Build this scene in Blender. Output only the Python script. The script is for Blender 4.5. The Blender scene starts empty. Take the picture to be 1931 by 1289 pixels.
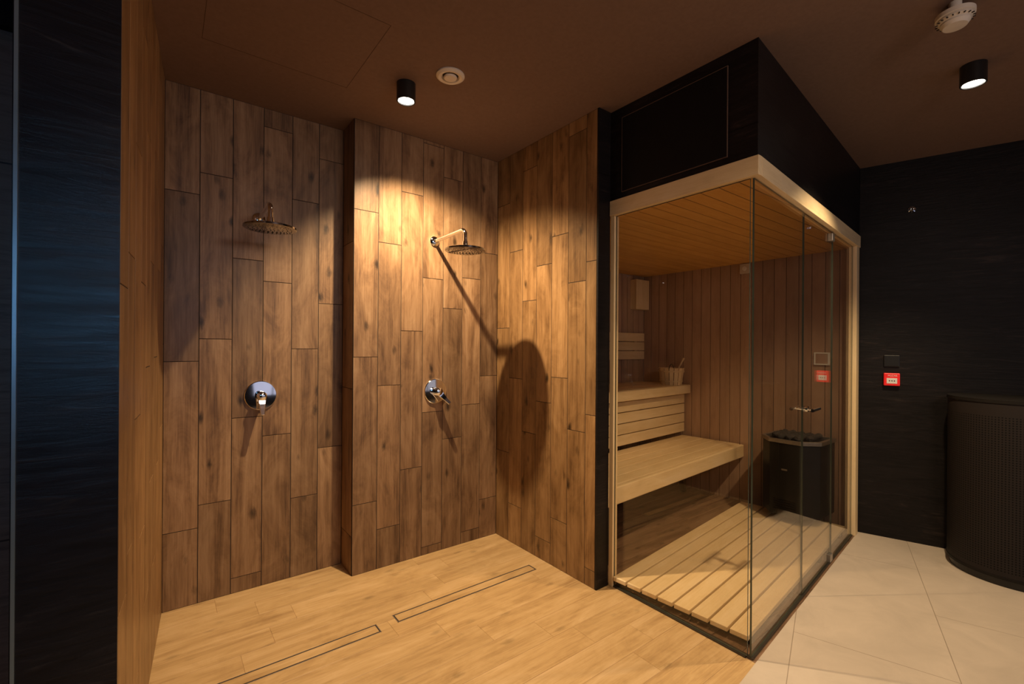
import bpy, bmesh, math, random
from mathutils import Vector, Matrix
random.seed(7)
S = bpy.context.scene
C = S.collection
PI = math.pi
try:
    S.view_settings.view_transform = 'Standard'
    S.view_settings.look = 'None'
except Exception as e:
    print(e)

H = 2.775          # ceiling height
EYE = 1.4

# ------------------------------------------------------------------ materials
def new_mat(name):
    m = bpy.data.materials.new(name); m.use_nodes = True
    nt = m.node_tree; b = nt.nodes['Principled BSDF']
    return m, nt, b
def N(nt, t, **k):
    n = nt.nodes.new(t)
    for a, v in k.items(): setattr(n, a, v)
    return n
def math_(nt, op, a, b=None, c=None, clamp=False):
    n = nt.nodes.new('ShaderNodeMath'); n.operation = op; n.use_clamp = clamp
    for i, v in enumerate((a, b, c)):
        if v is None: continue
        if isinstance(v, (int, float)): n.inputs[i].default_value = v
        else: nt.links.new(v, n.inputs[i])
    return n.outputs[0]
def ramp(nt, fac, stops):
    r = nt.nodes.new('ShaderNodeValToRGB')
    e = r.color_ramp.elements
    while len(e) < len(stops): e.new(0.5)
    for i, (p, c) in enumerate(stops):
        e[i].position = p; e[i].color = (*c, 1)
    nt.links.new(fac, r.inputs[0]); return r.outputs[0]
def mulcol(nt, col, fac):
    m = nt.nodes.new('ShaderNodeVectorMath'); m.operation = 'SCALE'
    nt.links.new(col, m.inputs[0]); nt.links.new(fac, m.inputs['Scale']); return m.outputs[0]

def wood_mat(name, dark, mid, light, knots=0.5, rough=0.5, tint=0.35, sc=1.0, spec=0.4, wide=0.13):
    m, nt, b = new_mat(name)
    uv = N(nt, 'ShaderNodeUVMap'); sep = N(nt, 'ShaderNodeSeparateXYZ'); nt.links.new(uv.outputs[0], sep.inputs[0])
    at = N(nt, 'ShaderNodeAttribute', attribute_name='rnd'); rnd = at.outputs['Fac']
    u, v = sep.outputs[0], sep.outputs[1]
    off = math_(nt, 'MULTIPLY', rnd, 83.0)
    def noise(su, sv, detail, dist=0.0, rough_=0.6):
        c = N(nt, 'ShaderNodeCombineXYZ')
        nt.links.new(math_(nt, 'MULTIPLY', u, su*sc), c.inputs[0]); nt.links.new(math_(nt, 'MULTIPLY', v, sv*sc), c.inputs[1]); nt.links.new(off, c.inputs[2])
        n = N(nt, 'ShaderNodeTexNoise'); n.inputs['Scale'].default_value = 1; n.inputs['Detail'].default_value = detail
        n.inputs['Distortion'].default_value = dist; n.inputs['Roughness'].default_value = rough_
        nt.links.new(c.outputs[0], n.inputs['Vector']); return n.outputs['Fac']
    g1 = noise(17, 0.8, 6, 0.8); g2 = noise(150, 6, 4); g3 = noise(7.5, 2.8, 7, 0.9, 0.70)
    f = math_(nt, 'ADD', math_(nt, 'MULTIPLY', g1, 0.38), math_(nt, 'MULTIPLY', g2, 0.22))
    f = math_(nt, 'ADD', f, math_(nt, 'MULTIPLY', g3, 0.40))
    col = ramp(nt, f, [(0.5 - wide, dark), (0.5, mid), (0.5 + wide, light)])
    # scattered small knots
    c = N(nt, 'ShaderNodeCombineXYZ')
    nt.links.new(math_(nt, 'MULTIPLY', u, 9.0), c.inputs[0]); nt.links.new(math_(nt, 'MULTIPLY', v, 4.6), c.inputs[1]); nt.links.new(off, c.inputs[2])
    vo = N(nt, 'ShaderNodeTexVoronoi'); vo.inputs['Scale'].default_value = 1; nt.links.new(c.outputs[0], vo.inputs['Vector'])
    dd = math_(nt, 'ADD', vo.outputs['Distance'], math_(nt, 'MULTIPLY', math_(nt, 'SUBTRACT', g3, 0.5), 0.5))
    k = N(nt, 'ShaderNodeMapRange'); k.inputs[1].default_value = 0.03; k.inputs[2].default_value = 0.18
    k.inputs[3].default_value = 1 - knots; k.inputs[4].default_value = 1
    nt.links.new(dd, k.inputs[0])
    t2 = math_(nt, 'FRACT', math_(nt, 'MULTIPLY', rnd, 17.3))
    tn = math_(nt, 'ADD', math_(nt, 'MULTIPLY', t2, tint), 1 - tint/2)
    col = mulcol(nt, col, math_(nt, 'MULTIPLY', k.outputs[0], tn))
    nt.links.new(col, b.inputs['Base Color'])
    b.inputs['Roughness'].default_value = rough
    b.inputs['Specular IOR Level'].default_value = spec
    bp = N(nt, 'ShaderNodeBump'); bp.inputs['Strength'].default_value = 0.12; bp.inputs['Distance'].default_value = 0.003
    nt.links.new(f, bp.inputs['Height']); nt.links.new(bp.outputs[0], b.inputs['Normal'])
    return m

def simple(name, col, rough=0.5, metal=0.0, noise=0.0, nscale=20, emit=None, es=0, spec=0.5, bump=0.0):
    m, nt, b = new_mat(name)
    b.inputs['Roughness'].default_value = rough; b.inputs['Metallic'].default_value = metal
    b.inputs['Specular IOR Level'].default_value = spec
    tc = N(nt, 'ShaderNodeTexCoord'); n = N(nt, 'ShaderNodeTexNoise'); n.inputs['Scale'].default_value = nscale; n.inputs['Detail'].default_value = 5
    nt.links.new(tc.outputs['Object'], n.inputs['Vector'])
    lo = tuple(max(0, x*(1-noise)) for x in col); hi = tuple(min(1, x*(1+noise)) for x in col)
    nt.links.new(ramp(nt, n.outputs['Fac'], [(0.3, lo), (0.7, hi)]), b.inputs['Base Color'])
    if bump:
        bp = N(nt, 'ShaderNodeBump'); bp.inputs['Strength'].default_value = bump; bp.inputs['Distance'].default_value = 0.003
        nt.links.new(n.outputs['Fac'], bp.inputs['Height']); nt.links.new(bp.outputs[0], b.inputs['Normal'])
    if emit:
        b.inputs['Emission Color'].default_value = (*emit, 1); b.inputs['Emission Strength'].default_value = es
    return m

def stone_mat(name, base, vein, rough=0.35, tile=0.0, spec=0.5, zoff=0.12, bump=0.35, lo=0.36, hi=0.78):
    m, nt, b = new_mat(name)
    tc = N(nt, 'ShaderNodeTexCoord')
    mp = N(nt, 'ShaderNodeMapping'); mp.inputs['Scale'].default_value = (2.0, 2.0, 18.0); mp.inputs['Rotation'].default_value = (0.12, 0.1, 0)
    nt.links.new(tc.outputs['Object'], mp.inputs[0])
    n = N(nt, 'ShaderNodeTexNoise'); n.inputs['Scale'].default_value = 2; n.inputs['Detail'].default_value = 8; n.inputs['Roughness'].default_value = 0.70; n.inputs['Distortion'].default_value = 1.2
    nt.links.new(mp.outputs[0], n.inputs['Vector'])
    n2 = N(nt, 'ShaderNodeTexNoise'); n2.inputs['Scale'].default_value = 2.2; n2.inputs['Detail'].default_value = 6; nt.links.new(tc.outputs['Object'], n2.inputs['Vector'])
    f = math_(nt, 'ADD', math_(nt, 'MULTIPLY', n.outputs['Fac'], 0.7), math_(nt, 'MULTIPLY', n2.outputs['Fac'], 0.3))
    col = ramp(nt, f, [(lo, base), (0.56, tuple(x*2.0 for x in base)), (hi, vein)])
    sep = N(nt, 'ShaderNodeSeparateXYZ'); nt.links.new(tc.outputs['Object'], sep.inputs[0])
    if tile:
        z = math_(nt, 'FRACT', math_(nt, 'DIVIDE', math_(nt, 'ADD', sep.outputs[2], zoff), tile))
        j = math_(nt, 'GREATER_THAN', math_(nt, 'ABSOLUTE', math_(nt, 'SUBTRACT', z, 0.5)), 0.5 - 0.0025/tile)
        col = mulcol(nt, col, math_(nt, 'SUBTRACT', 1.0, math_(nt, 'MULTIPLY', j, 0.8)))
    nt.links.new(col, b.inputs['Base Color'])
    b.inputs['Roughness'].default_value = rough; b.inputs['Specular IOR Level'].default_value = spec
    bp = N(nt, 'ShaderNodeBump'); bp.inputs['Strength'].default_value = bump; bp.inputs['Distance'].default_value = 0.004
    nt.links.new(n.outputs['Fac'], bp.inputs['Height']); nt.links.new(bp.outputs[0], b.inputs['Normal'])
    return m

def glass_mat():
    m = bpy.data.materials.new('clear_glass'); m.use_nodes = True; nt = m.node_tree
    for n in list(nt.nodes): nt.nodes.remove(n)
    out = N(nt, 'ShaderNodeOutputMaterial'); mx = N(nt, 'ShaderNodeMixShader'); tr = N(nt, 'ShaderNodeBsdfTransparent'); gl = N(nt, 'ShaderNodeBsdfGlossy')
    lw = N(nt, 'ShaderNodeLayerWeight'); lw.inputs['Blend'].default_value = 0.5
    tr.inputs[0].default_value = (0.955, 0.935, 0.90, 1); gl.inputs['Roughness'].default_value = 0.0; gl.inputs[0].default_value = (1, 1, 1, 1)
    f = math_(nt, 'ADD', math_(nt, 'MULTIPLY', math_(nt, 'POWER', lw.outputs['Facing'], 5.0), 0.9), 0.035, clamp=True)
    nt.links.new(f, mx.inputs[0]); nt.links.new(tr.outputs[0], mx.inputs[1]); nt.links.new(gl.outputs[0], mx.inputs[2]); nt.links.new(mx.outputs[0], out.inputs[0])
    return m

def tile_floor_mat():
    m, nt, b = new_mat('beige_floor_tile')
    tc = N(nt, 'ShaderNodeTexCoord'); mp = N(nt, 'ShaderNodeMapping'); mp.inputs['Rotation'].default_value = (0, 0, -math.radians(17.5)); mp.inputs['Location'].default_value = (0.35, 0.45, 0)
    nt.links.new(tc.outputs['Object'], mp.inputs[0])
    br = N(nt, 'ShaderNodeTexBrick'); br.offset = 0.5; br.inputs['Scale'].default_value = 1; br.inputs['Brick Width'].default_value = 1.2; br.inputs['Row Height'].default_value = 0.6
    br.inputs['Mortar Size'].default_value = 0.002; br.inputs['Mortar Smooth'].default_value = 0.3
    br.inputs['Color1'].default_value = (0.53, 0.44, 0.355, 1); br.inputs['Color2'].default_value = (0.50, 0.415, 0.335, 1); br.inputs['Mortar'].default_value = (0.30, 0.235, 0.18, 1)
    nt.links.new(mp.outputs[0], br.inputs['Vector'])
    n = N(nt, 'ShaderNodeTexNoise'); n.inputs['Scale'].default_value = 4; n.inputs['Detail'].default_value = 10; n.inputs['Roughness'].default_value = 0.65; n.inputs['Distortion'].default_value = 0.8; nt.links.new(tc.outputs['Object'], n.inputs['Vector'])
    f = math_(nt, 'ADD', math_(nt, 'MULTIPLY', n.outputs['Fac'], 0.45), 0.77)
    nt.links.new(mulcol(nt, br.outputs['Color'], f), b.inputs['Base Color'])
    b.inputs['Roughness'].default_value = 0.42
    return m

def perf_mat():
    m, nt, b = new_mat('perforated_metal')
    uv = N(nt, 'ShaderNodeUVMap'); sep = N(nt, 'ShaderNodeSeparateXYZ'); nt.links.new(uv.outputs[0], sep.inputs[0])
    p = 0.0145
    fu = math_(nt, 'SUBTRACT', math_(nt, 'FRACT', math_(nt, 'DIVIDE', sep.outputs[0], p)), 0.5)
    fv = math_(nt, 'SUBTRACT', math_(nt, 'FRACT', math_(nt, 'DIVIDE', sep.outputs[1], p)), 0.5)
    d = math_(nt, 'ADD', math_(nt, 'MULTIPLY', fu, fu), math_(nt, 'MULTIPLY', fv, fv))
    hole = math_(nt, 'LESS_THAN', d, 0.06)
    band = math_(nt, 'GREATER_THAN', math_(nt, 'ABSOLUTE', math_(nt, 'SUBTRACT', sep.outputs[1], 0.55)), 0.46)
    hole = math_(nt, 'MULTIPLY', hole, math_(nt, 'SUBTRACT', 1.0, band))
    mix = N(nt, 'ShaderNodeMix', data_type='RGBA'); mix.inputs[6].default_value = (0.024, 0.019, 0.018, 1); mix.inputs[7].default_value = (0.002, 0.002, 0.002, 1)
    nt.links.new(hole, mix.inputs[0]); nt.links.new(mix.outputs[2], b.inputs['Base Color'])
    b.inputs['Metallic'].default_value = 0.1; b.inputs['Roughness'].default_value = 0.55; b.inputs['Specular IOR Level'].default_value = 0.15
    return m

M = {}
M['tile_wood'] = wood_mat('oak_look_wall_tile', (0.080, 0.040, 0.020), (0.220, 0.124, 0.062), (0.34, 0.21, 0.115), 0.8, 0.42, 0.42)
M['tile_wood_lit_gold'] = wood_mat('lit_gold_oak_look_wall_tile', (0.095, 0.045, 0.016), (0.235, 0.127, 0.052), (0.36, 0.21, 0.095), 0.8, 0.42, 0.40)  # same oak tile, golden lit tone of the return wall put into colour
M['tile_wood_lit'] = wood_mat('lit_oak_look_wall_tile', (0.15, 0.075, 0.026), (0.28, 0.152, 0.060), (0.40, 0.235, 0.10), 0.4, 0.42, 0.25)  # lighter copy of the oak tile, left wall's lit glow baked into colour
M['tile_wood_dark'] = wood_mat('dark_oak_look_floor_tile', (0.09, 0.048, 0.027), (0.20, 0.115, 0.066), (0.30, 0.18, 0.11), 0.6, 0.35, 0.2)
M['floor_wood'] = wood_mat('oak_look_floor_tile', (0.33, 0.195, 0.085), (0.49, 0.315, 0.145), (0.60, 0.405, 0.215), 0.3, 0.32, 0.08)
M['aspen'] = wood_mat('pale_aspen', (0.68, 0.49, 0.26), (0.77, 0.58, 0.33), (0.83, 0.65, 0.41), 0.05, 0.5, 0.10)
M['panel'] = wood_mat('sauna_wall_board', (0.35, 0.215, 0.14), (0.43, 0.275, 0.185), (0.50, 0.33, 0.23), 0.1, 0.5, 0.20)
M['ceil_board'] = wood_mat('sauna_ceiling_board', (0.62, 0.32, 0.075), (0.72, 0.39, 0.10), (0.80, 0.46, 0.14), 0.05, 0.5, 0.12)
M['grout'] = simple('dark_grout', (0.035, 0.022, 0.015), 0.9, noise=0.3)
M['grout_floor'] = simple('brown_floor_grout', (0.36, 0.225, 0.11), 0.9, noise=0.2)
M['grout_sauna'] = simple('board_groove', (0.12, 0.07, 0.045), 0.8, noise=0.2)
M['stone'] = stone_mat('black_slate_tile', (0.005, 0.0038, 0.0040), (0.045, 0.031, 0.026), 0.46, tile=1.2, spec=0.25, zoff=0.0, bump=0.4, lo=0.42, hi=0.72)
M['stone_gloss'] = stone_mat('glossy_black_slate_tile', (0.004, 0.004, 0.006), (0.045, 0.038, 0.036), 0.28, spec=0.5, bump=0.30, lo=0.42, hi=0.72)
M['stone_brown'] = stone_mat('brown_slate_tile', (0.16, 0.11, 0.088), (0.30, 0.21, 0.16), 0.4, tile=1.03, zoff=0.17)
M['black_paint'] = simple('black_board', (0.005, 0.0042, 0.005), 0.6, noise=0.2, spec=0.2)
M['line'] = simple('hatch_edge', (0.12, 0.075, 0.055), 0.5, noise=0.1, spec=0.2)
M['ceiling'] = simple('brown_ceiling_paint', (0.18, 0.112, 0.082), 0.85, noise=0.06, nscale=60, spec=0.15, bump=0.05)
M['ceiling_gap'] = simple('ceiling_groove', (0.08, 0.045, 0.03), 0.85, noise=0.06, nscale=60, spec=0.1)
M['tile'] = tile_floor_mat()
M['glass'] = glass_mat()
M['glass_edge'] = simple('glass_edge', (0.05, 0.06, 0.045), 0.2, noise=0.1)
M['chrome'] = simple('polished_chrome', (0.88, 0.90, 0.94), 0.07, 1.0, noise=0.02)
M['chrome_plate'] = simple('dark_chrome', (0.34, 0.35, 0.38), 0.10, 1.0, noise=0.02)
M['nozzle'] = simple('dark_rubber', (0.02, 0.02, 0.022), 0.5, noise=0.1)
M['black'] = simple('black_lacquer', (0.012, 0.011, 0.011), 0.35, noise=0.1)
M['heater'] = simple('black_enamel', (0.008, 0.008, 0.009), 0.42, noise=0.1)
M['steel'] = simple('brushed_steel', (0.55, 0.50, 0.44), 0.32, 0.9, noise=0.06, nscale=80)
M['dim_steel'] = simple('dim_steel', (0.42, 0.38, 0.34), 0.36, 0.8, noise=0.06, nscale=80)
M['rock'] = simple('sauna_stone', (0.06, 0.05, 0.045), 0.85, noise=0.5, nscale=30, bump=0.5)
M['white'] = simple('white_plastic', (0.62, 0.54, 0.45), 0.45, noise=0.03)
M['red'] = simple('red_plastic', (0.80, 0.02, 0.02), 0.4, noise=0.05, emit=(0.8, 0.02, 0.02), es=0.2)
M['paper'] = simple('white_label', (0.8, 0.78, 0.75), 0.5, noise=0.02)
M['lamp'] = simple('lamp_lens', (1, 1, 1), 0.3, noise=0.0, emit=(1.0, 0.93, 0.82), es=14)
M['sky'] = simple('frosted_daylight_window', (0.3, 0.35, 0.4), 0.5, noise=0.0, emit=(0.74, 0.76, 1.0), es=0.6)
M['perf'] = perf_mat()
M['dark_metal'] = simple('dark_metal', (0.014, 0.012, 0.011), 0.5, 0.1, noise=0.1, spec=0.15)
M['channel'] = simple('floor_channel_metal', (0.06, 0.05, 0.04), 0.4, 0.5, noise=0.1)
M['trim'] = simple('steel_corner_trim', (0.35, 0.45, 0.5), 0.3, 0.8, noise=0.05)

# ------------------------------------------------------------------ helpers
def obj(name, bm, mats, parent=None, smooth=None, bevel=0, loc=None, rot=None):
    me = bpy.data.meshes.new(name)
    bm.normal_update(); bm.to_mesh(me); bm.free()
    for mm in (mats if isinstance(mats, (list, tuple)) else [mats]): me.materials.append(mm)
    if smooth is not None:
        for p in me.polygons: p.use_smooth = True
        me.set_sharp_from_angle(angle=math.radians(smooth))
    o = bpy.data.objects.new(name, me); C.objects.link(o)
    if parent: o.parent = parent
    if loc: o.location = loc
    if rot: o.rotation_euler = rot
    if bevel:
        b = o.modifiers.new('bevel', 'BEVEL'); b.width = bevel; b.segments = 2; b.limit_method = 'ANGLE'
    return o
def tag(o, label, cat, group=None):
    o['label'] = label; o['category'] = cat
    if group: o['group'] = group
    return o
def thing(name, label, cat, loc=(0, 0, 0), rotz=0, group=None):
    o = bpy.data.objects.new(name, None); C.objects.link(o); o.location = loc; o.rotation_euler = (0, 0, rotz)
    o.empty_display_size = 0.05
    return tag(o, label, cat, group)
def struct(name, bm, mats, **k):
    o = obj(name, bm, mats, **k); o['kind'] = 'structure'; return o
def lay(bm):
    return bm.loops.layers.uv.verify(), (bm.faces.layers.float.get('rnd') or bm.faces.layers.float.new('rnd'))
def quad(bm, pts, mi=0, uvs=None, rnd=0.5):
    uvl, rl = lay(bm)
    f = bm.faces.new([bm.verts.new(p) for p in pts]); f.material_index = mi; f[rl] = rnd
    if uvs:
        for l, q in zip(f.loops, uvs): l[uvl].uv = q
    return f
def obox(bm, o, U, V, W, mi=0, longaxis=None, rnd=None):
    """box from corner o spanned by vectors U,V,W; uv: v along the longest axis"""
    o, U, V, W = map(Vector, (o, U, V, W))
    uvl, rl = lay(bm)
    if U.cross(V).dot(W) < 0: U, V = V, U
    r = random.random() if rnd is None else rnd
    L = [U.length, V.length, W.length]
    la = L.index(max(L)) if longaxis is None else longaxis
    c = {}
    for a in (0, 1):
        for b in (0, 1):
            for d in (0, 1): c[a, b, d] = bm.verts.new(o + a*U + b*V + d*W)
    F = [((0,0,0),(0,1,0),(1,1,0),(1,0,0)), ((0,0,1),(1,0,1),(1,1,1),(0,1,1)), ((0,0,0),(1,0,0),(1,0,1),(0,0,1)),
         ((0,1,0),(0,1,1),(1,1,1),(1,1,0)), ((0,0,0),(0,0,1),(0,1,1),(0,1,0)), ((1,0,0),(1,1,0),(1,1,1),(1,0,1))]
    for k in F:
        f = bm.faces.new([c[q] for q in k]); f.material_index = mi; f[rl] = r
        for l, q in zip(f.loops, k):
            p = [q[i]*L[i] for i in range(3)]
            v = p[la]; others = [p[i] for i in range(3) if i != la]
            l[uvl].uv = (others[0] + others[1] + r*3, v + r*7)
def box(bm, a, b, mi=0, rnd=None):
    obox(bm, a, (b[0]-a[0], 0, 0), (0, b[1]-a[1], 0), (0, 0, b[2]-a[2]), mi, None, rnd)
def prism(bm, pts, z0, z1, mi=0):
    n = len(pts); lo = [bm.verts.new((x, y, z0)) for x, y in pts]; hi = [bm.verts.new((x, y, z1)) for x, y in pts]
    fs = [bm.faces.new(hi), bm.faces.new(lo[::-1])]
    for i in range(n):
        j = (i+1) % n; fs.append(bm.faces.new((lo[i], lo[j], hi[j], hi[i])))
    for f in fs: f.material_index = mi
    bmesh.ops.recalc_face_normals(bm, faces=fs)
def frame_of(d):
    d = Vector(d).normalized(); a = Vector((0, 0, 1)) if abs(d.z) < 0.9 else Vector((1, 0, 0))
    x = a.cross(d).normalized(); return x, d.cross(x), d
def lathe(bm, prof, base=(0, 0, 0), axis=(0, 0, 1), seg=40, cap=True, mi=0):
    x, y, d = frame_of(axis); base = Vector(base); rings = []
    for r, h in prof:
        rings.append([bm.verts.new(base + d*h + (x*math.cos(2*PI*i/seg) + y*math.sin(2*PI*i/seg))*max(r, 1e-5)) for i in range(seg)])
    fs = []
    for a, b in zip(rings, rings[1:]):
        for i in range(seg):
            j = (i+1) % seg; fs.append(bm.faces.new((a[i], a[j], b[j], b[i])))
    if cap: fs += [bm.faces.new(rings[0][::-1]), bm.faces.new(rings[-1])]
    for f in fs: f.material_index = mi
def tube(bm, pts, r, seg=14, mi=0):
    pts = [Vector(p) for p in pts]; rings = []
    for i, p in enumerate(pts):
        d = (pts[min(i+1, len(pts)-1)] - pts[max(i-1, 0)]); x, y, d = frame_of(d)
        if rings:
            px = rings[-1][1]; x = (px - d*px.dot(d)).normalized(); y = d.cross(x)
        rr = r[i] if isinstance(r, (list, tuple)) else r
        rings.append(([bm.verts.new(p + (x*math.cos(2*PI*k/seg) + y*math.sin(2*PI*k/seg))*rr) for k in range(seg)], x))
    for a, b in zip(rings, rings[1:]):
        for i in range(seg):
            j = (i+1) % seg; f = bm.faces.new((a[0][i], a[0][j], b[0][j], b[0][i])); f.material_index = mi
    bm.faces.new(rings[0][0][::-1]); bm.faces.new(rings[-1][0])
def planks(o, ud, vd, W, L, pw, pl, gap=0.0022, depth=0.004, back=0.012, seed=1, first=None):
    """tiled surface: planks run along vd, side by side along ud; ud x vd is the visible side"""
    rg = random.Random(seed); bm = bmesh.new()
    o, ud, vd = Vector(o), Vector(ud).normalized(), Vector(vd).normalized(); n = ud.cross(vd)
    obox(bm, o - n*back, ud*W, vd*L, n*(back - 0.0015), mi=0)
    u = 0.0; lasto = 0
    if first: u = first - pw
    while u < W - 1e-4:
        u0 = max(u, 0); u1 = min(u + pw, W)
        if pl < L:
            while True:
                s = rg.random()*pl
                if abs(s - lasto) > 0.12*pl and abs(abs(s-lasto) - pl) > 0.12*pl: break
            lasto = s; v = s - pl
        else: v = 0
        while v < L - 1e-4:
            v0 = max(v, 0); v1 = min(v + pl, L)
            if v1 - v0 > 0.01 and u1 - u0 > 0.004:
                a, b_, c_, d_ = u0 + gap/2, u1 - gap/2, v0 + gap/2, v1 - gap/2
                if pl >= L: c_, d_ = v0, v1
                r = rg.random(); e = 0.0012
                P = lambda x, y, z: o + ud*x + vd*y + n*z
                top = [(a+e, c_+e), (b_-e, c_+e), (b_-e, d_-e), (a+e, d_-e)]; bot = [(a, c_), (b_, c_), (b_, d_), (a, d_)]
                uvf = lambda q: (q[0] - u + r*3, q[1] - v + r*7)
                quad(bm, [P(*q, 0) for q in top], 1, [uvf(q) for q in top], r)
                for i in range(4):
                    j = (i+1) % 4
                    quad(bm, [P(*bot[i], -depth), P(*bot[j], -depth), P(*top[j], 0), P(*top[i], 0)], 1, [uvf(bot[i]), uvf(bot[j]), uvf(top[j]), uvf(top[i])], r)
            v += pl
        u += pw
    return bm
def clip(bm, co, no):
    bmesh.ops.bisect_plane(bm, geom=bm.verts[:] + bm.edges[:] + bm.faces[:], plane_co=co, plane_no=no, clear_outer=True)

# ------------------------------------------------------------------ plan
XC, XR = 0.913, 1.982          # pillar left edge, return wall face
YB, YP = 2.985, 2.777          # recess back wall, pillar face
SD = Vector((0.9951, 0.0986, 0)).normalized()      # direction of the sauna's side front
SN = Vector((0.0986, -0.9951, 0)).normalized()     # outwards
SA = Vector((2.085, 0.946, 0))                     # sauna corner
SX, SY = 4.19, 3.10            # sauna inner back wall, far wall
WD = Vector((0.293, -0.956, 0)).normalized(); WN = Vector((-0.956, -0.293, 0)).normalized()
W0 = Vector((4.225, 1.158, 0))
sang = math.atan2(SD.y, SD.x)
Z = Vector((0, 0, 1))
tw = [M['grout'], M['tile_wood']]

# floors
bm = planks((-0.60, 3.12, 0), (0, -1, 0), (1, 0, 0), 2.6, 2.698, 0.15, 0.9, seed=5, back=0.05, gap=0.0009, depth=0.0015)
clip(bm, SA, SN)
struct('floor_1', bm, [M['grout_floor'], M['floor_wood']])
bm = planks((2.098, 3.12, 0), (0, -1, 0), (1, 0, 0), 2.6, 2.14, 0.15, 0.9, seed=6, back=0.05, gap=0.0012, depth=0.002)
clip(bm, SA, SN)
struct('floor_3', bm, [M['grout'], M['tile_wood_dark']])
bm = bmesh.new()
ly = lambda x: 0.946 + 0.0991*(x - 2.085)
prism(bm, [(-1.7, -2.6), (5.6, -2.6), (5.6, ly(5.6)), (-1.7, ly(-1.7))], -0.05, 0.0)
struct('floor_2', bm, M['tile'])
# ceiling
bm = bmesh.new(); box(bm, (-1.7, -2.6, H), (5.6, 3.2, H + 0.05)); struct('ceiling', bm, M['ceiling'])
bm = bmesh.new(); t_ = 0.002
for a, b in (((0.13, 1.88), (0.13 + t_, 2.48)), ((0.77, 1.88), (0.77 + t_, 2.48)), ((0.13, 1.88), (0.77 + t_, 1.88 + t_)), ((0.13, 2.48 - t_), (0.77 + t_, 2.48))):
    box(bm, (a[0], a[1], H - 0.0006), (b[0], b[1], H + 0.004))
tag(obj('access_hatch', bm, M['ceiling_gap']), 'flush square access hatch in the brown ceiling above the left shower', 'hatch')

# shower walls
struct('wall_back', planks((0, YB, 0), (1, 0, 0), Z, XC, H, 0.153, 0.9, seed=11), tw)
struct('wall_pillar_front', planks((XC, YP, 0), (1, 0, 0), Z, XR - XC, H, 0.153, 0.9, seed=12), tw)
struct('wall_pillar_side', planks((XC, YB - 0.001, 0), (0, -1, 0), Z, YB - YP - 0.002, H, 0.21, 0.9, seed=13), tw)
struct('wall_return', planks((XR, YP - 0.001, 0), (0, -1, 0), Z, YP - 1.795, H, 0.15, 0.9, seed=14), [M['grout'], M['tile_wood_lit_gold']])
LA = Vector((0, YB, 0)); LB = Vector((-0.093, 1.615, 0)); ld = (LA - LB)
struct('wall_left', planks(LB, ld, Z, ld.length - 0.002, H, 0.15, 0.9, seed=15), [M['grout'], M['tile_wood_lit']])
# solid cores
bm = bmesh.new(); box(bm, (XR + 0.0125, 1.79, 0), (2.083, 3.10, H)); struct('wall_partition', bm, M['stone'])
bm = bmesh.new(); box(bm, (XR, 1.782, 0), (2.083, 1.7945, H)); struct('wall_partition_end', bm, M['stone'])
bm = bmesh.new(); prism(bm, [(LB.x - 0.0125, 1.60), (-0.276, 1.60), (-0.276, 3.0), (-0.016, 3.0)], 0, H); struct('wall_left_core', bm, M['stone'])
bm = bmesh.new(); box(bm, (-0.289, 1.588, 0), (LB.x + 0.0005, 1.60, H)); struct('wall_left_end', bm, M['stone_gloss'])
bm = bmesh.new(); box(bm, (-0.286, 1.583, 0.0), (-0.279, 1.588, 2.3)); struct('trim_1', bm, M['trim'])
bm = bmesh.new(); box(bm, (-1.7, 1.83, 0), (-0.29, 1.86, 2.25)); struct('wall_left_recess', bm, M['stone_brown'])
bm = bmesh.new(); box(bm, (-1.7, 1.80, 2.25), (-0.29, 1.86, H)); struct('wall_left_lintel', bm, M['black_paint'])
bm = bmesh.new(); box(bm, (-0.02, 3.0, 0), (2.0, 3.05, H)); struct('wall_back_core', bm, M['black_paint'])
# enclosing walls behind the camera, with a daylight window
bm = bmesh.new(); box(bm, (-1.75, -2.6, 0), (-1.7, 1.86, H)); struct('wall_far_left', bm, M['stone'])
bm = bmesh.new(); box(bm, (-1.7, -2.65, 0), (5.6, -2.6, H)); struct('wall_rear', bm, M['stone'])
bm = bmesh.new()
for i in range(4): box(bm, (0.95 + i*0.92, -2.6, 0.56), (0.95 + i*0.92 + 0.86, -2.585, 2.0))
struct('window_1', bm, M['sky'])
bm = bmesh.new(); obox(bm, W0, WD*3.92, -WN*0.06, Z*H); struct('wall_right', bm, M['stone'])

# ------------------------------------------------------------------ sauna shell
pw = [M['grout_sauna'], M['panel']]
struct('wall_sauna_back', planks((SX, SY, 0), (0, -1, 0), Z, SY - 1.17, 2.2, 0.096, 9, gap=0.004, depth=0.004, seed=21), pw)
struct('wall_sauna_far', planks((2.085, SY, 0), (1, 0, 0), Z, SX - 2.085, 2.2, 0.096, 9, gap=0.004, depth=0.004, seed=22), pw)
bm = planks((2.085, 0.95, 2.168), (0, 1, 0), (1, 0, 0), SY - 0.95, SX - 2.085, 0.096, 9, gap=0.004, depth=0.005, seed=23)
clip(bm, SA - SN*0.03, SN)
struct('ceiling_sauna', bm, [M['grout_sauna'], M['ceil_board']])
# bulkhead above (black)
bm = bmesh.new(); prism(bm, [(2.085, 1.782), (SA.x, SA.y), (SA + SD*2.14)[:2], (4.22, 1.782)], 2.252, H); struct('wall_bulkhead', bm, M['stone'])
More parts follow.
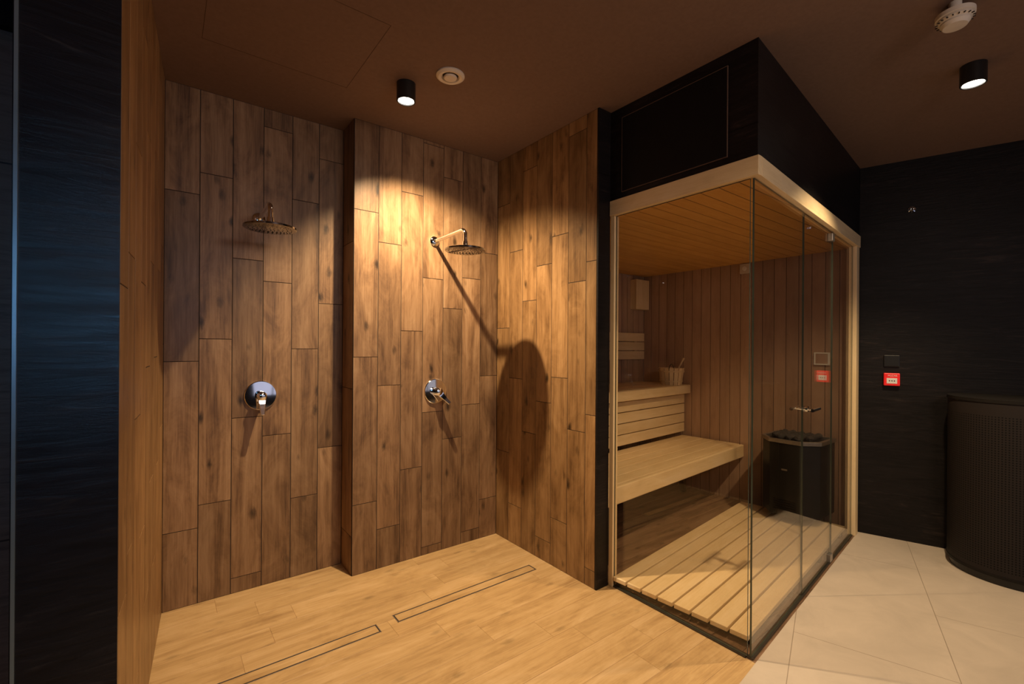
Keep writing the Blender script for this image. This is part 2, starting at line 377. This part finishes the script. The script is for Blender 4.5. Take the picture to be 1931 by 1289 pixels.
# hatch outline in bulkhead
bm = bmesh.new(); xx = 2.0835
y0, y1, z0, z1, t = 1.084, 1.695, 2.29, 2.71, 0.003
box(bm, (xx - 0.004, y0, z0), (xx + 0.002, y1, z1), 0)
for a, b in (((y0-t, z0-t), (y1+t, z0)), ((y0-t, z1), (y1+t, z1+t)), ((y0-t, z0), (y0, z1)), ((y1, z0), (y1+t, z1))):
    box(bm, (xx - 0.0045, a[0], a[1]), (xx + 0.002, b[0], b[1]), 1)
tag(obj('service_panel', bm, [M['black_paint'], M['line']]), 'flush black service panel with thin outline above the sauna front', 'hatch')
# fascia boards
bm = bmesh.new(); obox(bm, (2.075, SA.y - 0.008, 2.165), (0.035, 0, 0), (0, 1.782 - SA.y + 0.006, 0), (0, 0, 0.087))
struct('trim_2', bm, M['aspen'], bevel=0.002)
bm = bmesh.new(); obox(bm, SA + SN*0.010 + SD*0.026 + Z*2.165, SD*2.10, -SN*0.035, Z*0.087)
struct('trim_3', bm, M['aspen'], bevel=0.002)
# posts
bm = bmesh.new(); box(bm, (2.086, 1.752, 0), (2.126, 1.781, 2.165)); struct('trim_4', bm, M['aspen'], bevel=0.002)
bm = bmesh.new(); obox(bm, SA + SD*2.035 + SN*0.004, SD*0.085, -SN*0.05, Z*2.165); struct('trim_5', bm, M['aspen'], bevel=0.002)
# floor channel
bm = bmesh.new(); box(bm, (2.092, 0.99, 0.0005), (2.122, 1.75, 0.008)); struct('trim_6', bm, M['channel'])
bm = bmesh.new(); obox(bm, SA - SN*0.012 + SD*0.02 + Z*0.0005, SD*2.01, -SN*0.025, Z*0.008); struct('trim_7', bm, M['channel'])

# glass panes
def pane(bm, o, U, n, h, th=0.008):
    o, U, n = Vector(o), Vector(U), Vector(n).normalized()*th
    obox(bm, o, U, n, Z*h, mi=0)
    for f in bm.faces:
        f.normal_update()
        if abs(f.normal.dot(n.normalized())) < 0.5: f.material_index = 1
gm = [M['glass'], M['glass_edge']]
GO = SA - SN*0.020          # glass line base
bm = bmesh.new(); pane(bm, (2.100, 0.985, 0.009), (0, 1.750 - 0.985, 0), (1, 0, 0), 2.154)
tag(obj('glass_panel', bm, gm), 'large clear glass panel on the shower side of the sauna, beside the black wall end', 'glass panel')
bm = bmesh.new(); pane(bm, GO + SD*0.024 + Z*0.009, SD*0.757, -SN, 2.154)
tag(obj('glass_panel', bm, gm), 'clear fixed glass panel between the sauna corner and the glass door', 'glass panel')
bm = bmesh.new(); pane(bm, GO + SD*1.435 + Z*0.009, SD*0.597, -SN, 2.154)
tag(obj('glass_panel', bm, gm), 'narrow glass panel between the glass door and pale end post', 'glass panel')
door = thing('glass_door', 'frameless glass sauna door with chrome handle in the middle of the side front', 'door', tuple(GO + SD*0.788 + Z*0.009), sang)
bm = bmesh.new(); pane(bm, (0, 0, 0.004), (0.64, 0, 0), (0, 1, 0), 2.144); obj('glass', bm, gm, door)
bm = bmesh.new(); hz_ = 1.045
tube(bm, [(0.05, -0.05, hz_), (0.05, 0.055, hz_)], 0.008)
tube(bm, [(-0.02, -0.05, hz_), (0.12, -0.05, hz_)], 0.009); tube(bm, [(-0.02, 0.055, hz_), (0.12, 0.055, hz_)], 0.009)
lathe(bm, [(0.016, 0), (0.016, 0.012)], (0.05, -0.012, hz_), (0, 1, 0)); lathe(bm, [(0.016, 0), (0.016, 0.012)], (0.05, 0.009, hz_), (0, 1, 0))
obj('handle', bm, M['chrome'], door, smooth=40)
for zz in (0.0, 2.09):
    bm = bmesh.new(); box(bm, (0.58, -0.012, zz), (0.635, 0.02, zz + 0.05)); obj('hinge', bm, M['dim_steel'], door, bevel=0.003)

# ------------------------------------------------------------------ sauna interior
ba = math.radians(4.14)
def bench(name, label, loc, L, depth, top, fascia, nsl, skirt=None, legs=None):
    t = thing(name, label, 'bench', loc, ba)
    bm = bmesh.new(); g = 0.006; w = (depth - 0.045 - g*(nsl - 1))/nsl
    for i in range(nsl):
        y = 0.04 + i*(w + g); obox(bm, (0, y, top - 0.026), (L, 0, 0), (0, w, 0), (0, 0, 0.026))
    obj('seat', bm, M['aspen'], t, bevel=0.003)
    bm = bmesh.new(); obox(bm, (0, 0, top - fascia), (L, 0, 0), (0, 0.034, 0), (0, 0, fascia)); obj('front_board', bm, M['aspen'], t, bevel=0.008)
    for x in (0.03, L*0.5, L - 0.07):
        bm = bmesh.new(); obox(bm, (x, 0.036, top - 0.09), (0.045, 0, 0), (0, depth - 0.05, 0), (0, 0, 0.062)); obj('bearer', bm, M['aspen'], t)
    if skirt:
        bm = bmesh.new(); z0, z1, n = skirt; h = (z1 - z0 - 0.008*(n - 1))/n
        for i in range(n): obox(bm, (0, 0.065, z0 + i*(h + 0.008)), (L, 0, 0), (0, 0.022, 0), (0, 0, h))
        obj('skirt', bm, M['aspen'], t, bevel=0.003)
    for (x, y) in legs or []:
        bm = bmesh.new(); box(bm, (x, y, -0.001), (x + 0.05, y + 0.05, top - 0.09)); obj('leg', bm, M['black'], t, bevel=0.003)
    return t
bench('sauna_bench', 'wide pale slatted lower bench with deep front board in the sauna', (2.140, 1.852, 0.001), 2.045, 0.60, 0.524, 0.112, 5, legs=[(0.10, 0.08), (0.10, 0.5), (1.9, 0.5)])
bench('sauna_bench', 'pale slatted upper bench carrying the wooden bucket', (2.140, 2.375, 0.001), 2.035, 0.565, 1.03, 0.085, 5, skirt=(0.56, 0.93, 4), legs=[(0.06, 0.45), (1.9, 0.45)])
t = thing('backrest', 'pale slatted backrest on the far sauna wall above the upper bench', 'backrest', (2.35, SY, 1.27), 0)
bm = bmesh.new()
for i in range(3): obox(bm, (0, -0.045, i*0.095), (1.79, 0, 0), (0, 0.022, 0), (0, 0, 0.088))
obj('slats', bm, M['aspen'], t, bevel=0.003)
for x in (0.1, 0.9, 1.65):
    bm = bmesh.new(); obox(bm, (x, -0.022, 0.0), (0.04, 0, 0), (0, 0.022, 0), (0, 0, 0.27)); obj('batten', bm, M['aspen'], t)
# wooden lamp cover in the corner
t = thing('sauna_lamp', 'plain pale wooden lamp cover high in the far sauna corner', 'lamp', (4.05, SY, 1.80), 0)
bm = bmesh.new(); box(bm, (-0.10, -0.085, 0.0), (0.115, -0.071, 0.315)); obj('front_board', bm, M['aspen'], t, bevel=0.003)
bm = bmesh.new()
for x in (-0.095, 0.095): obox(bm, (x, -0.07, 0), (0.015, 0, 0), (0, 0.07, 0), (0, 0, 0.315))
obox(bm, (-0.08, -0.07, 0.30), (0.175, 0, 0), (0, 0.07, 0), (0, 0, 0.014)); obox(bm, (-0.08, -0.07, 0), (0.175, 0, 0), (0, 0.07, 0), (0, 0, 0.014))
obj('frame', bm, M['aspen'], t, bevel=0.002)
# sensor
t = thing('temperature_sensor', 'small white sensor box high on the sauna board wall', 'sensor', (SX, 2.00, 2.07), 0)
bm = bmesh.new(); box(bm, (-0.025, -0.045, 0), (0, 0.045, 0.09)); obj('housing', bm, M['white'], t, bevel=0.006)
bm = bmesh.new(); lathe(bm, [(0.02, 0), (0.018, 0.006)], (-0.0245, 0, 0.045), (-1, 0, 0), 20); obj('dial', bm, M['paper'], t, smooth=40)
# pale framed square added for the control panel's reflection in the glass
t = thing('panel_reflection', 'pale framed square on the sauna board wall, added as reflection of the black control panel', 'control panel', (SX, 1.392, 1.317), 0)
bm = bmesh.new()
for a, b in (((-0.055, -0.05), (0.055, -0.040)), ((-0.055, 0.040), (0.055, 0.05)), ((-0.055, -0.04), (-0.043, 0.04)), ((0.043, -0.04), (0.055, 0.04))):
    box(bm, (-0.012, a[0], a[1]), (0, b[0], b[1]))
obj('frame', bm, M['paper'], t)
bm = bmesh.new(); box(bm, (-0.009, -0.043, -0.04), (0, 0.043, 0.04)); obj('screen', bm, M['panel'], t)
# duckboard
t = thing('duckboard', 'pale slatted duckboard on the sauna floor', 'duckboard', tuple(SA + SD*0.08 - SN*0.055), sang)
bm = bmesh.new(); n = 8; w = 0.083; g = 0.011
for i in range(n): obox(bm, (0, 0.0 + i*(w + g), 0.040), (1.93, 0, 0), (0, w, 0), (0, 0, 0.024))
obj('slats', bm, M['aspen'], t, bevel=0.003)
for x in (0.05, 0.65, 1.25, 1.82):
    bm = bmesh.new(); obox(bm, (x, 0.004, 0.0), (0.045, 0, 0), (0, 0.735, 0), (0, 0, 0.040)); obj('batten', bm, M['grout'], t)
# drain
def drain(name, label, x0, x1, y, w, group=None):
    t = thing(name, label, 'drain', (x0, y, 0.0), 0, group)
    L = x1 - x0; bm = bmesh.new()
    box(bm, (0, -w/2, -0.003), (L, -w/2 + 0.003, 0.0012)); box(bm, (0, w/2 - 0.003, -0.003), (L, w/2, 0.0012))
    box(bm, (0, -w/2, -0.003), (0.003, w/2, 0.0012)); box(bm, (L - 0.003, -w/2, -0.003), (L, w/2, 0.0012))
    obj('frame', bm, M['steel'], t)
    bm = bmesh.new(); box(bm, (0.003, -w/2 + 0.003, -0.002), (L - 0.003, w/2 - 0.003, 0.0006)); obj('slot', bm, M['grout'], t)
    bm = bmesh.new(); box(bm, (0.009, -w/2 + 0.009, 0.0006), (L - 0.009, w/2 - 0.009, 0.0014), rnd=0.3); obj('insert', bm, M['floor_wood'], t)
drain('floor_drain', 'long linear floor drain in front of the right shower', 0.95, 1.87, 2.213, 0.075)
drain('floor_drain', 'long linear floor drain in front of the left shower, running out of frame', -0.04, 0.856, 2.19, 0.075)
drain('floor_drain', 'linear floor drain under the lower sauna bench', 3.2, 4.1, 2.34, 0.075)

# bucket and ladle
t = thing('bucket', 'pale wooden stave bucket on the upper sauna bench', 'bucket', (4.0, 2.63, 1.032), 0.4)
bm = bmesh.new(); seg = 16
uvl, rl = lay(bm)
for i in range(seg):
    a0, a1 = 2*PI*i/seg + 0.03, 2*PI*(i+1)/seg - 0.03; r = random.random()
    def pt(rr, a, z): return (rr*math.cos(a), rr*math.sin(a), z)
    ro0, ro1, th, hh = 0.098, 0.122, 0.012, 0.165
    O = [pt(ro0, a0, 0), pt(ro0, a1, 0), pt(ro1, a1, hh), pt(ro1, a0, hh)]
    I = [pt(ro0-th, a0, 0), pt(ro0-th, a1, 0), pt(ro1-th, a1, hh), pt(ro1-th, a0, hh)]
    U = [(0, 0), (0.03, 0), (0.03, hh), (0, hh)]
    quad(bm, O, 0, U, r); quad(bm, I[::-1], 0, U, r); quad(bm, [O[3], O[2], I[2], I[3]], 0, U, r); quad(bm, [O[1], O[0], I[0], I[1]], 0, U, r)
    quad(bm, [O[0], O[3], I[3], I[0]], 0, U, r); quad(bm, [O[2], O[1], I[1], I[2]], 0, U, r)
lathe(bm, [(0.09, 0.012), (0.09, 0.022)], seg=24)
obj('staves', bm, M['aspen'], t)
bm = bmesh.new(); lathe(bm, [(0.0895, 0.024), (0.1065, 0.14)], seg=32, cap=False); obj('lining', bm, M['grout_sauna'], t, smooth=40)
for z, r in ((0.03, 0.1035), (0.125, 0.1173)):
    bm = bmesh.new(); lathe(bm, [(r, z), (r + 0.0035, z), (r + 0.005, z + 0.014), (r + 0.001, z + 0.014)], seg=36, cap=False); obj('hoop', bm, M['aspen'], t, smooth=40)
bm = bmesh.new(); tube(bm, [(0.116*math.cos(a), 0.0, 0.15 + 0.05*math.sin(a)) for a in [PI*k/14 for k in range(15)]], 0.005); obj('handle', bm, M['black'], t, smooth=40)
t = thing('ladle', 'wooden ladle leaning in the bucket on the upper bench', 'ladle', (4.0, 2.63, 1.07), 0)
bm = bmesh.new(); tube(bm, [(0.0, 0.02, 0.01), (0.04, -0.04, 0.10), (0.075, -0.09, 0.225)], [0.007, 0.007, 0.009]); obj('shaft', bm, M['aspen'], t, smooth=40)
bm = bmesh.new(); lathe(bm, [(0.005, 0), (0.03, 0.006), (0.036, 0.035), (0.032, 0.035), (0.026, 0.01)], (-0.01, 0.03, -0.012), (0, 0, 1), 20); obj('bowl', bm, M['aspen'], t, smooth=40)

# heater
HC = (3.965, 1.50)
t = thing('sauna_heater', 'black electric sauna heater filled with dark stones behind the glass', 'heater', (HC[0], HC[1], 0.12), 0)
def foot(s=1.0, dx=0.0):
    return [(0.205, -0.20*s), (0.205, 0.20*s), (-0.08*s + dx, 0.20*s), (-0.185*s + dx, 0.105*s), (-0.185*s + dx, -0.105*s), (-0.08*s + dx, -0.20*s)]
bm = bmesh.new(); prism(bm, foot(1.03), 0, 0.550); obj('body', bm, M['heater'], t, bevel=0.006)
def ring(bm, po, pi, z0, z1, zi):
    n = len(po); A = [bm.verts.new((*p, z0)) for p in po]; B = [bm.verts.new((*p, z1)) for p in po]; Cc = [bm.verts.new((*p, z1)) for p in pi]; D = [bm.verts.new((*p, zi)) for p in pi]
    for i in range(n):
        j = (i+1) % n
        for a, b in ((A, B), (B, Cc), (Cc, D)): bm.faces.new((a[j], a[i], b[i], b[j]))
    bm.faces.new(D)
    bmesh.ops.recalc_face_normals(bm, faces=bm.faces[:])
po = foot(1.07); po = [(min(x, 0.205), y) for x, y in po]; pi_ = [(x*0.88, y*0.88) for x, y in po]
bm = bmesh.new(); ring(bm, po, pi_, 0.552, 0.580, 0.554); obj('rim', bm, M['dim_steel'], t, bevel=0.002)
bm = bmesh.new(); prism(bm, [(x*0.87, y*0.87) for x, y in po], 0.5545, 0.558); obj('tray', bm, M['heater'], t)
bm = bmesh.new()
for i in range(5): box(bm, (-0.1945, -0.08, 0.04 + i*0.018), (-0.189, 0.08, 0.048 + i*0.018))
obj('vent_grille', bm, M['dark_metal'], t)
bm = bmesh.new(); box(bm, (-0.1945, -0.02, 0.345), (-0.189, 0.02, 0.357)); obj('badge', bm, M['dim_steel'], t)
bm = bmesh.new(); box(bm, (0.2, -0.12, 0.1), (0.2235, 0.12, 0.42)); obj('wall_bracket', bm, M['steel'], t)
def stone_mesh(k):
    bm = bmesh.new(); bmesh.ops.create_icosphere(bm, subdivisions=2, radius=1)
    rg = random.Random(k)
    for v in bm.verts: v.co *= 0.85 + 0.3*rg.random()
    me = bpy.data.meshes.new('heater_stone'); bm.to_mesh(me); bm.free(); me.materials.append(M['rock']); return me
sm = [stone_mesh(k) for k in range(5)]
for ix in range(5):
    for iy in range(5):
        x = -0.115 + ix*0.061; y = -0.122 + iy*0.061
        if ix == 0 and iy in (0, 4): continue
        o = bpy.data.objects.new('heater_stone', sm[(ix*3 + iy) % 5]); C.objects.link(o)
        s = random.uniform(0.0245, 0.026)
        o.scale = (s, s, s*0.95); o.rotation_euler = [random.uniform(-0.3, 0.3), random.uniform(-0.3, 0.3), random.uniform(0, 6)]
        o.location = (HC[0] + x, HC[1] + y, 0.12 + 0.558 + 0.0275 + 0.004*random.random())
        tag(o, 'dark rough sauna stone lying in the top of the black heater', 'stone', 'stones in the sauna heater')

# ------------------------------------------------------------------ showers
def shower(loc, label, L=0.37):
    t = thing('rain_shower', label, 'shower', loc, 0)
    bm = bmesh.new(); lathe(bm, [(0.034, 0), (0.034, 0.006), (0.026, 0.014), (0.014, 0.018)], (0, 0, 0), (0, -1, 0)); obj('wall_flange', bm, M['chrome'], t, smooth=35)
    bm = bmesh.new(); pts = [(0, -0.01, 0), (0, -0.10, 0.0), (0, -L + 0.04, 0.004)]
    for k in range(1, 8):
        a = PI/2*k/7; pts.append((0, -L + 0.04 - 0.04*math.sin(a), 0.004 - 0.04*(1 - math.cos(a))))
    pts.append((0, -L, -0.075)); tube(bm, pts, 0.0125, 18); obj('arm', bm, M['chrome'], t, smooth=40)
    bm = bmesh.new(); lathe(bm, [(0.016, -0.07), (0.018, -0.085), (0.018, -0.105), (0.013, -0.108)], (0, -L, 0), seg=24); obj('ball_joint', bm, M['chrome'], t, smooth=35)
    bm = bmesh.new(); R = 0.124
    lathe(bm, [(R - 0.006, -0.1315), (R, -0.129), (R, -0.121), (R - 0.006, -0.1175), (0.05, -0.112), (0.02, -0.104)], (0, -L, 0), seg=64); d = obj('spray_plate', bm, M['chrome_plate'], t, smooth=35)
    bm = bmesh.new()
    for r, n in ((0.0, 1), (0.02, 6), (0.04, 12), (0.06, 18), (0.08, 24), (0.10, 30)):
        for k in range(n):
            a = 2*PI*k/n + r*9; lathe(bm, [(0.0018, -0.1330), (0.0026, -0.1314)], (r*math.cos(a), -L + r*math.sin(a), 0), seg=8)
    obj('nozzles', bm, M['nozzle'], d)
    return t
shower((0.435, YB, 2.125), 'round chrome rain shower head on the left recessed wood-look wall', 0.36)
shower((1.455, YP, 2.106), 'round chrome rain shower head on the right pillar, beside the corner', 0.400)
def mixer(loc, ang, label):
    t = thing('shower_mixer', label, 'mixer tap', loc, 0)
    bm = bmesh.new(); lathe(bm, [(0.084, 0), (0.084, 0.006), (0.08, 0.010), (0.03, 0.012)], (0, 0, 0), (0, -1, 0), 56); obj('cover_plate', bm, M['chrome'], t, smooth=35)
    bm = bmesh.new(); lathe(bm, [(0.027, 0.010), (0.027, 0.05), (0.025, 0.062), (0.016, 0.068)], (0, 0, 0), (0, -1, 0), 32); k = obj('valve_body', bm, M['chrome'], t, smooth=35)
    dx, dz = math.sin(ang), -math.cos(ang); bm = bmesh.new()
    px = Vector((math.cos(ang), 0, math.sin(ang))); dd = Vector((dx, 0, dz)); yy = Vector((0, -1, 0))
    sec = [(0.0, 0.022, 0.046, 0.060), (0.03, 0.020, 0.050, 0.063), (0.07, 0.014, 0.066, 0.076), (0.105, 0.012, 0.080, 0.088)]
    rings = [[bm.verts.new(dd*a + px*sx*w + yy*h) for sx, h in ((-1, h0), (1, h0), (1, h1), (-1, h1))] for a, w, h0, h1 in sec]
    for A, B in zip(rings, rings[1:]):
        for i in range(4): j = (i+1) % 4; bm.faces.new((A[i], A[j], B[j], B[i]))
    bm.faces.new(rings[0][::-1]); bm.faces.new(rings[-1]); bmesh.ops.recalc_face_normals(bm, faces=bm.faces[:])
    obj('lever', bm, M['chrome'], t, smooth=30, bevel=0.004)
mixer((0.449, YB, 1.106), 0.0, 'chrome lever mixer below the left shower head, lever pointing down')
mixer((1.469, YP, 1.092), 0.7, 'chrome lever mixer below the right shower head on the pillar')

# ------------------------------------------------------------------ ceiling items
def downlight(loc, label):
    t = thing('ceiling_spotlight', label, 'spotlight', loc, 0)
    bm = bmesh.new(); lathe(bm, [(0.049, 0.0), (0.049, -0.092), (0.046, -0.094), (0.042, -0.092), (0.040, -0.078), (0.001, -0.078)], seg=40, cap=False); obj('housing', bm, M['black'], t, smooth=35)
    bm = bmesh.new(); lathe(bm, [(0.0395, -0.0795), (0.036, -0.0885), (0.001, -0.089)], seg=40, cap=False); obj('lens', bm, M['lamp'], t, smooth=35)
L1 = (1.008, 2.250); L2 = (3.11, 0.403)
downlight((*L1, H), 'black cylindrical ceiling spotlight above the showers')
downlight((*L2, H), 'black cylindrical ceiling spotlight at right near the smoke detector')
t = thing('ceiling_vent', 'round white ceiling air valve beside the shower spotlight', 'vent', (1.153, 2.039, H), 0)
bm = bmesh.new(); lathe(bm, [(0.072, 0), (0.072, -0.006), (0.060, -0.014), (0.046, -0.012), (0.040, -0.002)], seg=48, cap=False); obj('outer_ring', bm, M['white'], t, smooth=40)
bm = bmesh.new(); lathe(bm, [(0.030, -0.004), (0.034, -0.012), (0.030, -0.018), (0.001, -0.020)], seg=40); obj('centre_disc', bm, M['white'], t, smooth=40)
bm = bmesh.new(); lathe(bm, [(0.042, -0.0015), (0.001, -0.0015)], seg=32, cap=False); obj('throat', bm, M['grout'], t)
t = thing('smoke_detector', 'white smoke detector on the ceiling at top right', 'smoke detector', (2.49, 0.375, H), 0)
bm = bmesh.new(); lathe(bm, [(0.02, 0), (0.02, -0.042)], seg=24); obj('stem', bm, M['white'], t, smooth=35)
bm = bmesh.new(); lathe(bm, [(0.052, -0.040), (0.060, -0.044), (0.060, -0.060), (0.053, -0.063)], seg=48); obj('base', bm, M['white'], t, smooth=35)
bm = bmesh.new(); lathe(bm, [(0.053, -0.062), (0.056, -0.070), (0.044, -0.077), (0.044, -0.081), (0.046, -0.083), (0.037, -0.096), (0.001, -0.098)], seg=48); obj('sensing_dome', bm, M['white'], t, smooth=35)
bm = bmesh.new()
for k in range(20):
    a = 2*PI*k/20; c, s = math.cos(a), math.sin(a)
    obox(bm, (0.051*c, 0.051*s, -0.0755), (0.008*c, 0.008*s, 0), (-0.004*s, 0.004*c, 0), (0, 0, 0.003))
obj('grille_slots', bm, M['grout'], t)

# ------------------------------------------------------------------ right wall items
def on_wall(tt, z): return W0 + WD*tt + WN*0.0 + Z*z
wrot = math.atan2(WD.y, WD.x)
def wall_thing(name, label, cat, tt, z):
    return thing(name, label, cat, tuple(on_wall(tt, z)), wrot)
sgn = -1 if (Matrix.Rotation(wrot, 3, 'Z') @ Vector((0, -1, 0))).dot(WN) > 0 else 1
def wbox(bm, x0, x1, y0, y1, z0, z1, mi=0): box(bm, (x0, min(sgn*y0, sgn*y1), z0), (x1, max(sgn*y0, sgn*y1), z1), mi)
t = wall_thing('control_panel', 'small black square control panel above the red call point', 'control panel', 0.192, 1.31)
bm = bmesh.new(); wbox(bm, -0.045, 0.045, 0, 0.014, -0.042, 0.042); obj('housing', bm, M['heater'], t, bevel=0.003)
bm = bmesh.new(); wbox(bm, -0.035, 0.035, 0.0135, 0.0155, -0.032, 0.032); obj('screen', bm, M['heater'], t)
t = wall_thing('fire_call_point', 'red fire alarm call point on the black wall', 'call point', 0.192, 1.175)
bm = bmesh.new(); wbox(bm, -0.046, 0.046, 0, 0.035, -0.046, 0.046); obj('housing', bm, M['red'], t, bevel=0.005)
bm = bmesh.new(); wbox(bm, -0.030, 0.030, 0.0345, 0.037, -0.030, 0.010); pl = obj('press_plate', bm, M['paper'], t, bevel=0.001)
bm = bmesh.new()
for x in (-0.014, 0, 0.014): lathe(bm, [(0.004, 0), (0.004, 0.001)], (x, sgn*0.037, -0.010), (0, sgn, 0), 14)
obj('mark', bm, M['black'], pl)
cu = bpy.data.curves.new('txt', 'FONT'); cu.body = 'POŻAR'; cu.size = 0.017; cu.align_x = 'CENTER'; cu.extrude = 0.0005
tmp = bpy.data.objects.new('tmp', cu); C.objects.link(tmp)
dg = bpy.context.evaluated_depsgraph_get(); me = bpy.data.meshes.new_from_object(tmp.evaluated_get(dg)); bpy.data.objects.remove(tmp)
me.materials.clear(); me.materials.append(M['paper'])
o = bpy.data.objects.new('lettering', me); C.objects.link(o); o.parent = t
o.location = (0.004, sgn*0.0358, 0.022); o.rotation_euler = (PI/2, 0, 0 if sgn < 0 else PI)
t = wall_thing('wall_fitting', 'tiny chrome fitting high on the black wall', 'wall fitting', 0.30, 2.41)
bm = bmesh.new(); lathe(bm, [(0.022, 0), (0.022, 0.004), (0.009, 0.008), (0.008, 0.03)], (0, 0, 0), (0, sgn, 0), 24); obj('base', bm, M['chrome'], t, smooth=35)
bm = bmesh.new(); tube(bm, [(0, sgn*0.028, 0.012), (0, sgn*0.03, -0.012)], 0.006); obj('tip', bm, M['chrome'], t, smooth=35)

# perforated half drum
CC = Vector((4.234, 0.359, 0)); R = 0.30
dist = (CC - W0).dot(WN); ph = math.acos(-(dist - 0.012)/R)
t = thing('perforated_counter', 'curved perforated dark metal counter against the black wall at right', 'counter', tuple(CC), math.atan2(WN.y, WN.x))
bm = bmesh.new(); uvl, rl = lay(bm); n = 60; hgt = 1.10
for i in range(n):
    a0, a1 = -ph + 2*ph*i/n, -ph + 2*ph*(i+1)/n
    P = lambda r, a, z: (r*math.cos(a), r*math.sin(a), z)
    quad(bm, [P(R, a0, 0.045), P(R, a1, 0.045), P(R, a1, hgt - 0.012), P(R, a0, hgt - 0.012)], 0, [(a0*R, 0.045), (a1*R, 0.045), (a1*R, hgt), (a0*R, hgt)])
bmesh.ops.remove_doubles(bm, verts=bm.verts[:], dist=1e-5)
obj('perforated_shell', bm, M['perf'], t, smooth=30)
arc = lambda r: [(r*math.cos(-ph + 2*ph*i/n), r*math.sin(-ph + 2*ph*i/n)) for i in range(n + 1)]
bm = bmesh.new(); prism(bm, arc(R - 0.012), 0.0, 0.045); obj('plinth', bm, M['black'], t)
bm = bmesh.new(); prism(bm, arc(R - 0.004), 0.06, hgt - 0.03); obj('inner_core', bm, M['black'], t)
for nm, z0, z1 in (('base_rim', 0.045, 0.06), ('top_plate', hgt - 0.02, hgt)):
    bm = bmesh.new(); prism(bm, arc(R + 0.004), z0, z1); obj(nm, bm, M['dark_metal'], t, smooth=30)

# ------------------------------------------------------------------ lights
def spot(loc, target, power, ang, blend, col, rad=0.025):
    l = bpy.data.lights.new('spot', 'SPOT'); l.energy = power; l.spot_size = math.radians(ang); l.spot_blend = blend; l.color = col; l.shadow_soft_size = rad
    o = bpy.data.objects.new('spot_light', l); C.objects.link(o); o.location = loc
    o.rotation_euler = (Vector(target) - Vector(loc)).to_track_quat('-Z', 'Y').to_euler(); return o
warm = (1.0, 0.76, 0.46)
spot((L1[0] + 0.05, L1[1] + 0.045, 2.676), (L1[0] + 0.62, L1[1] + 0.42, 0), 275, 118, 0.85, warm, 0.016)
spot((L2[0], L2[1], 2.672), (3.0, 0.8, 0), 175, 108, 0.7, warm, 0.03)
spot((1.35, 0.2, 2.70), (1.3, 0.9, 0), 50, 120, 0.9, warm, 0.04)
spot((3.1, -1.5, 2.70), (3.1, -1.4, 0), 40, 140, 0.7, warm, 0.04)
def area(loc, target, power, sx, sy, col, spread=180):
    l = bpy.data.lights.new('area', 'AREA'); l.shape = 'RECTANGLE'; l.size = sx; l.size_y = sy; l.energy = power; l.color = col; l.spread = math.radians(spread)
    o = bpy.data.objects.new('area_light', l); C.objects.link(o); o.location = loc
    o.rotation_euler = (Vector(target) - Vector(loc)).to_track_quat('-Z', 'Y').to_euler(); return o
area((-0.42, -2.3, 1.75), (-0.15, 1.6, 1.5), 0.8, 0.2, 0.45, (0.22, 0.55, 1.0), 60)
area((1.15, -1.0, 2.3), (0.9, 2.9, 1.2), 15, 0.9, 0.4, (1.0, 0.80, 0.70))  # unseen soft fill, added to lift the left shower bay
w = bpy.data.worlds.new('World'); S.world = w; w.use_nodes = True
w.node_tree.nodes['Background'].inputs[0].default_value = (0.5, 0.35, 0.3, 1); w.node_tree.nodes['Background'].inputs[1].default_value = 0.03

# ------------------------------------------------------------------ camera
cam = bpy.data.cameras.new('Camera'); co = bpy.data.objects.new('Camera', cam); C.objects.link(co)
cam.sensor_width = 36; cam.lens = 36*860/1931; cam.shift_y = 8/1931; cam.clip_start = 0.01
F = Vector((0.6074, 0.7944, 0)).normalized(); R0 = Vector((F.y, -F.x, 0)); th = 0.0067
Rc = R0*math.cos(th) + Z*math.sin(th); Uc = -R0*math.sin(th) + Z*math.cos(th)
mt = Matrix((Rc, Uc, -F)).transposed().to_4x4(); mt.translation = (0, 0, EYE); co.matrix_world = mt
S.camera = co
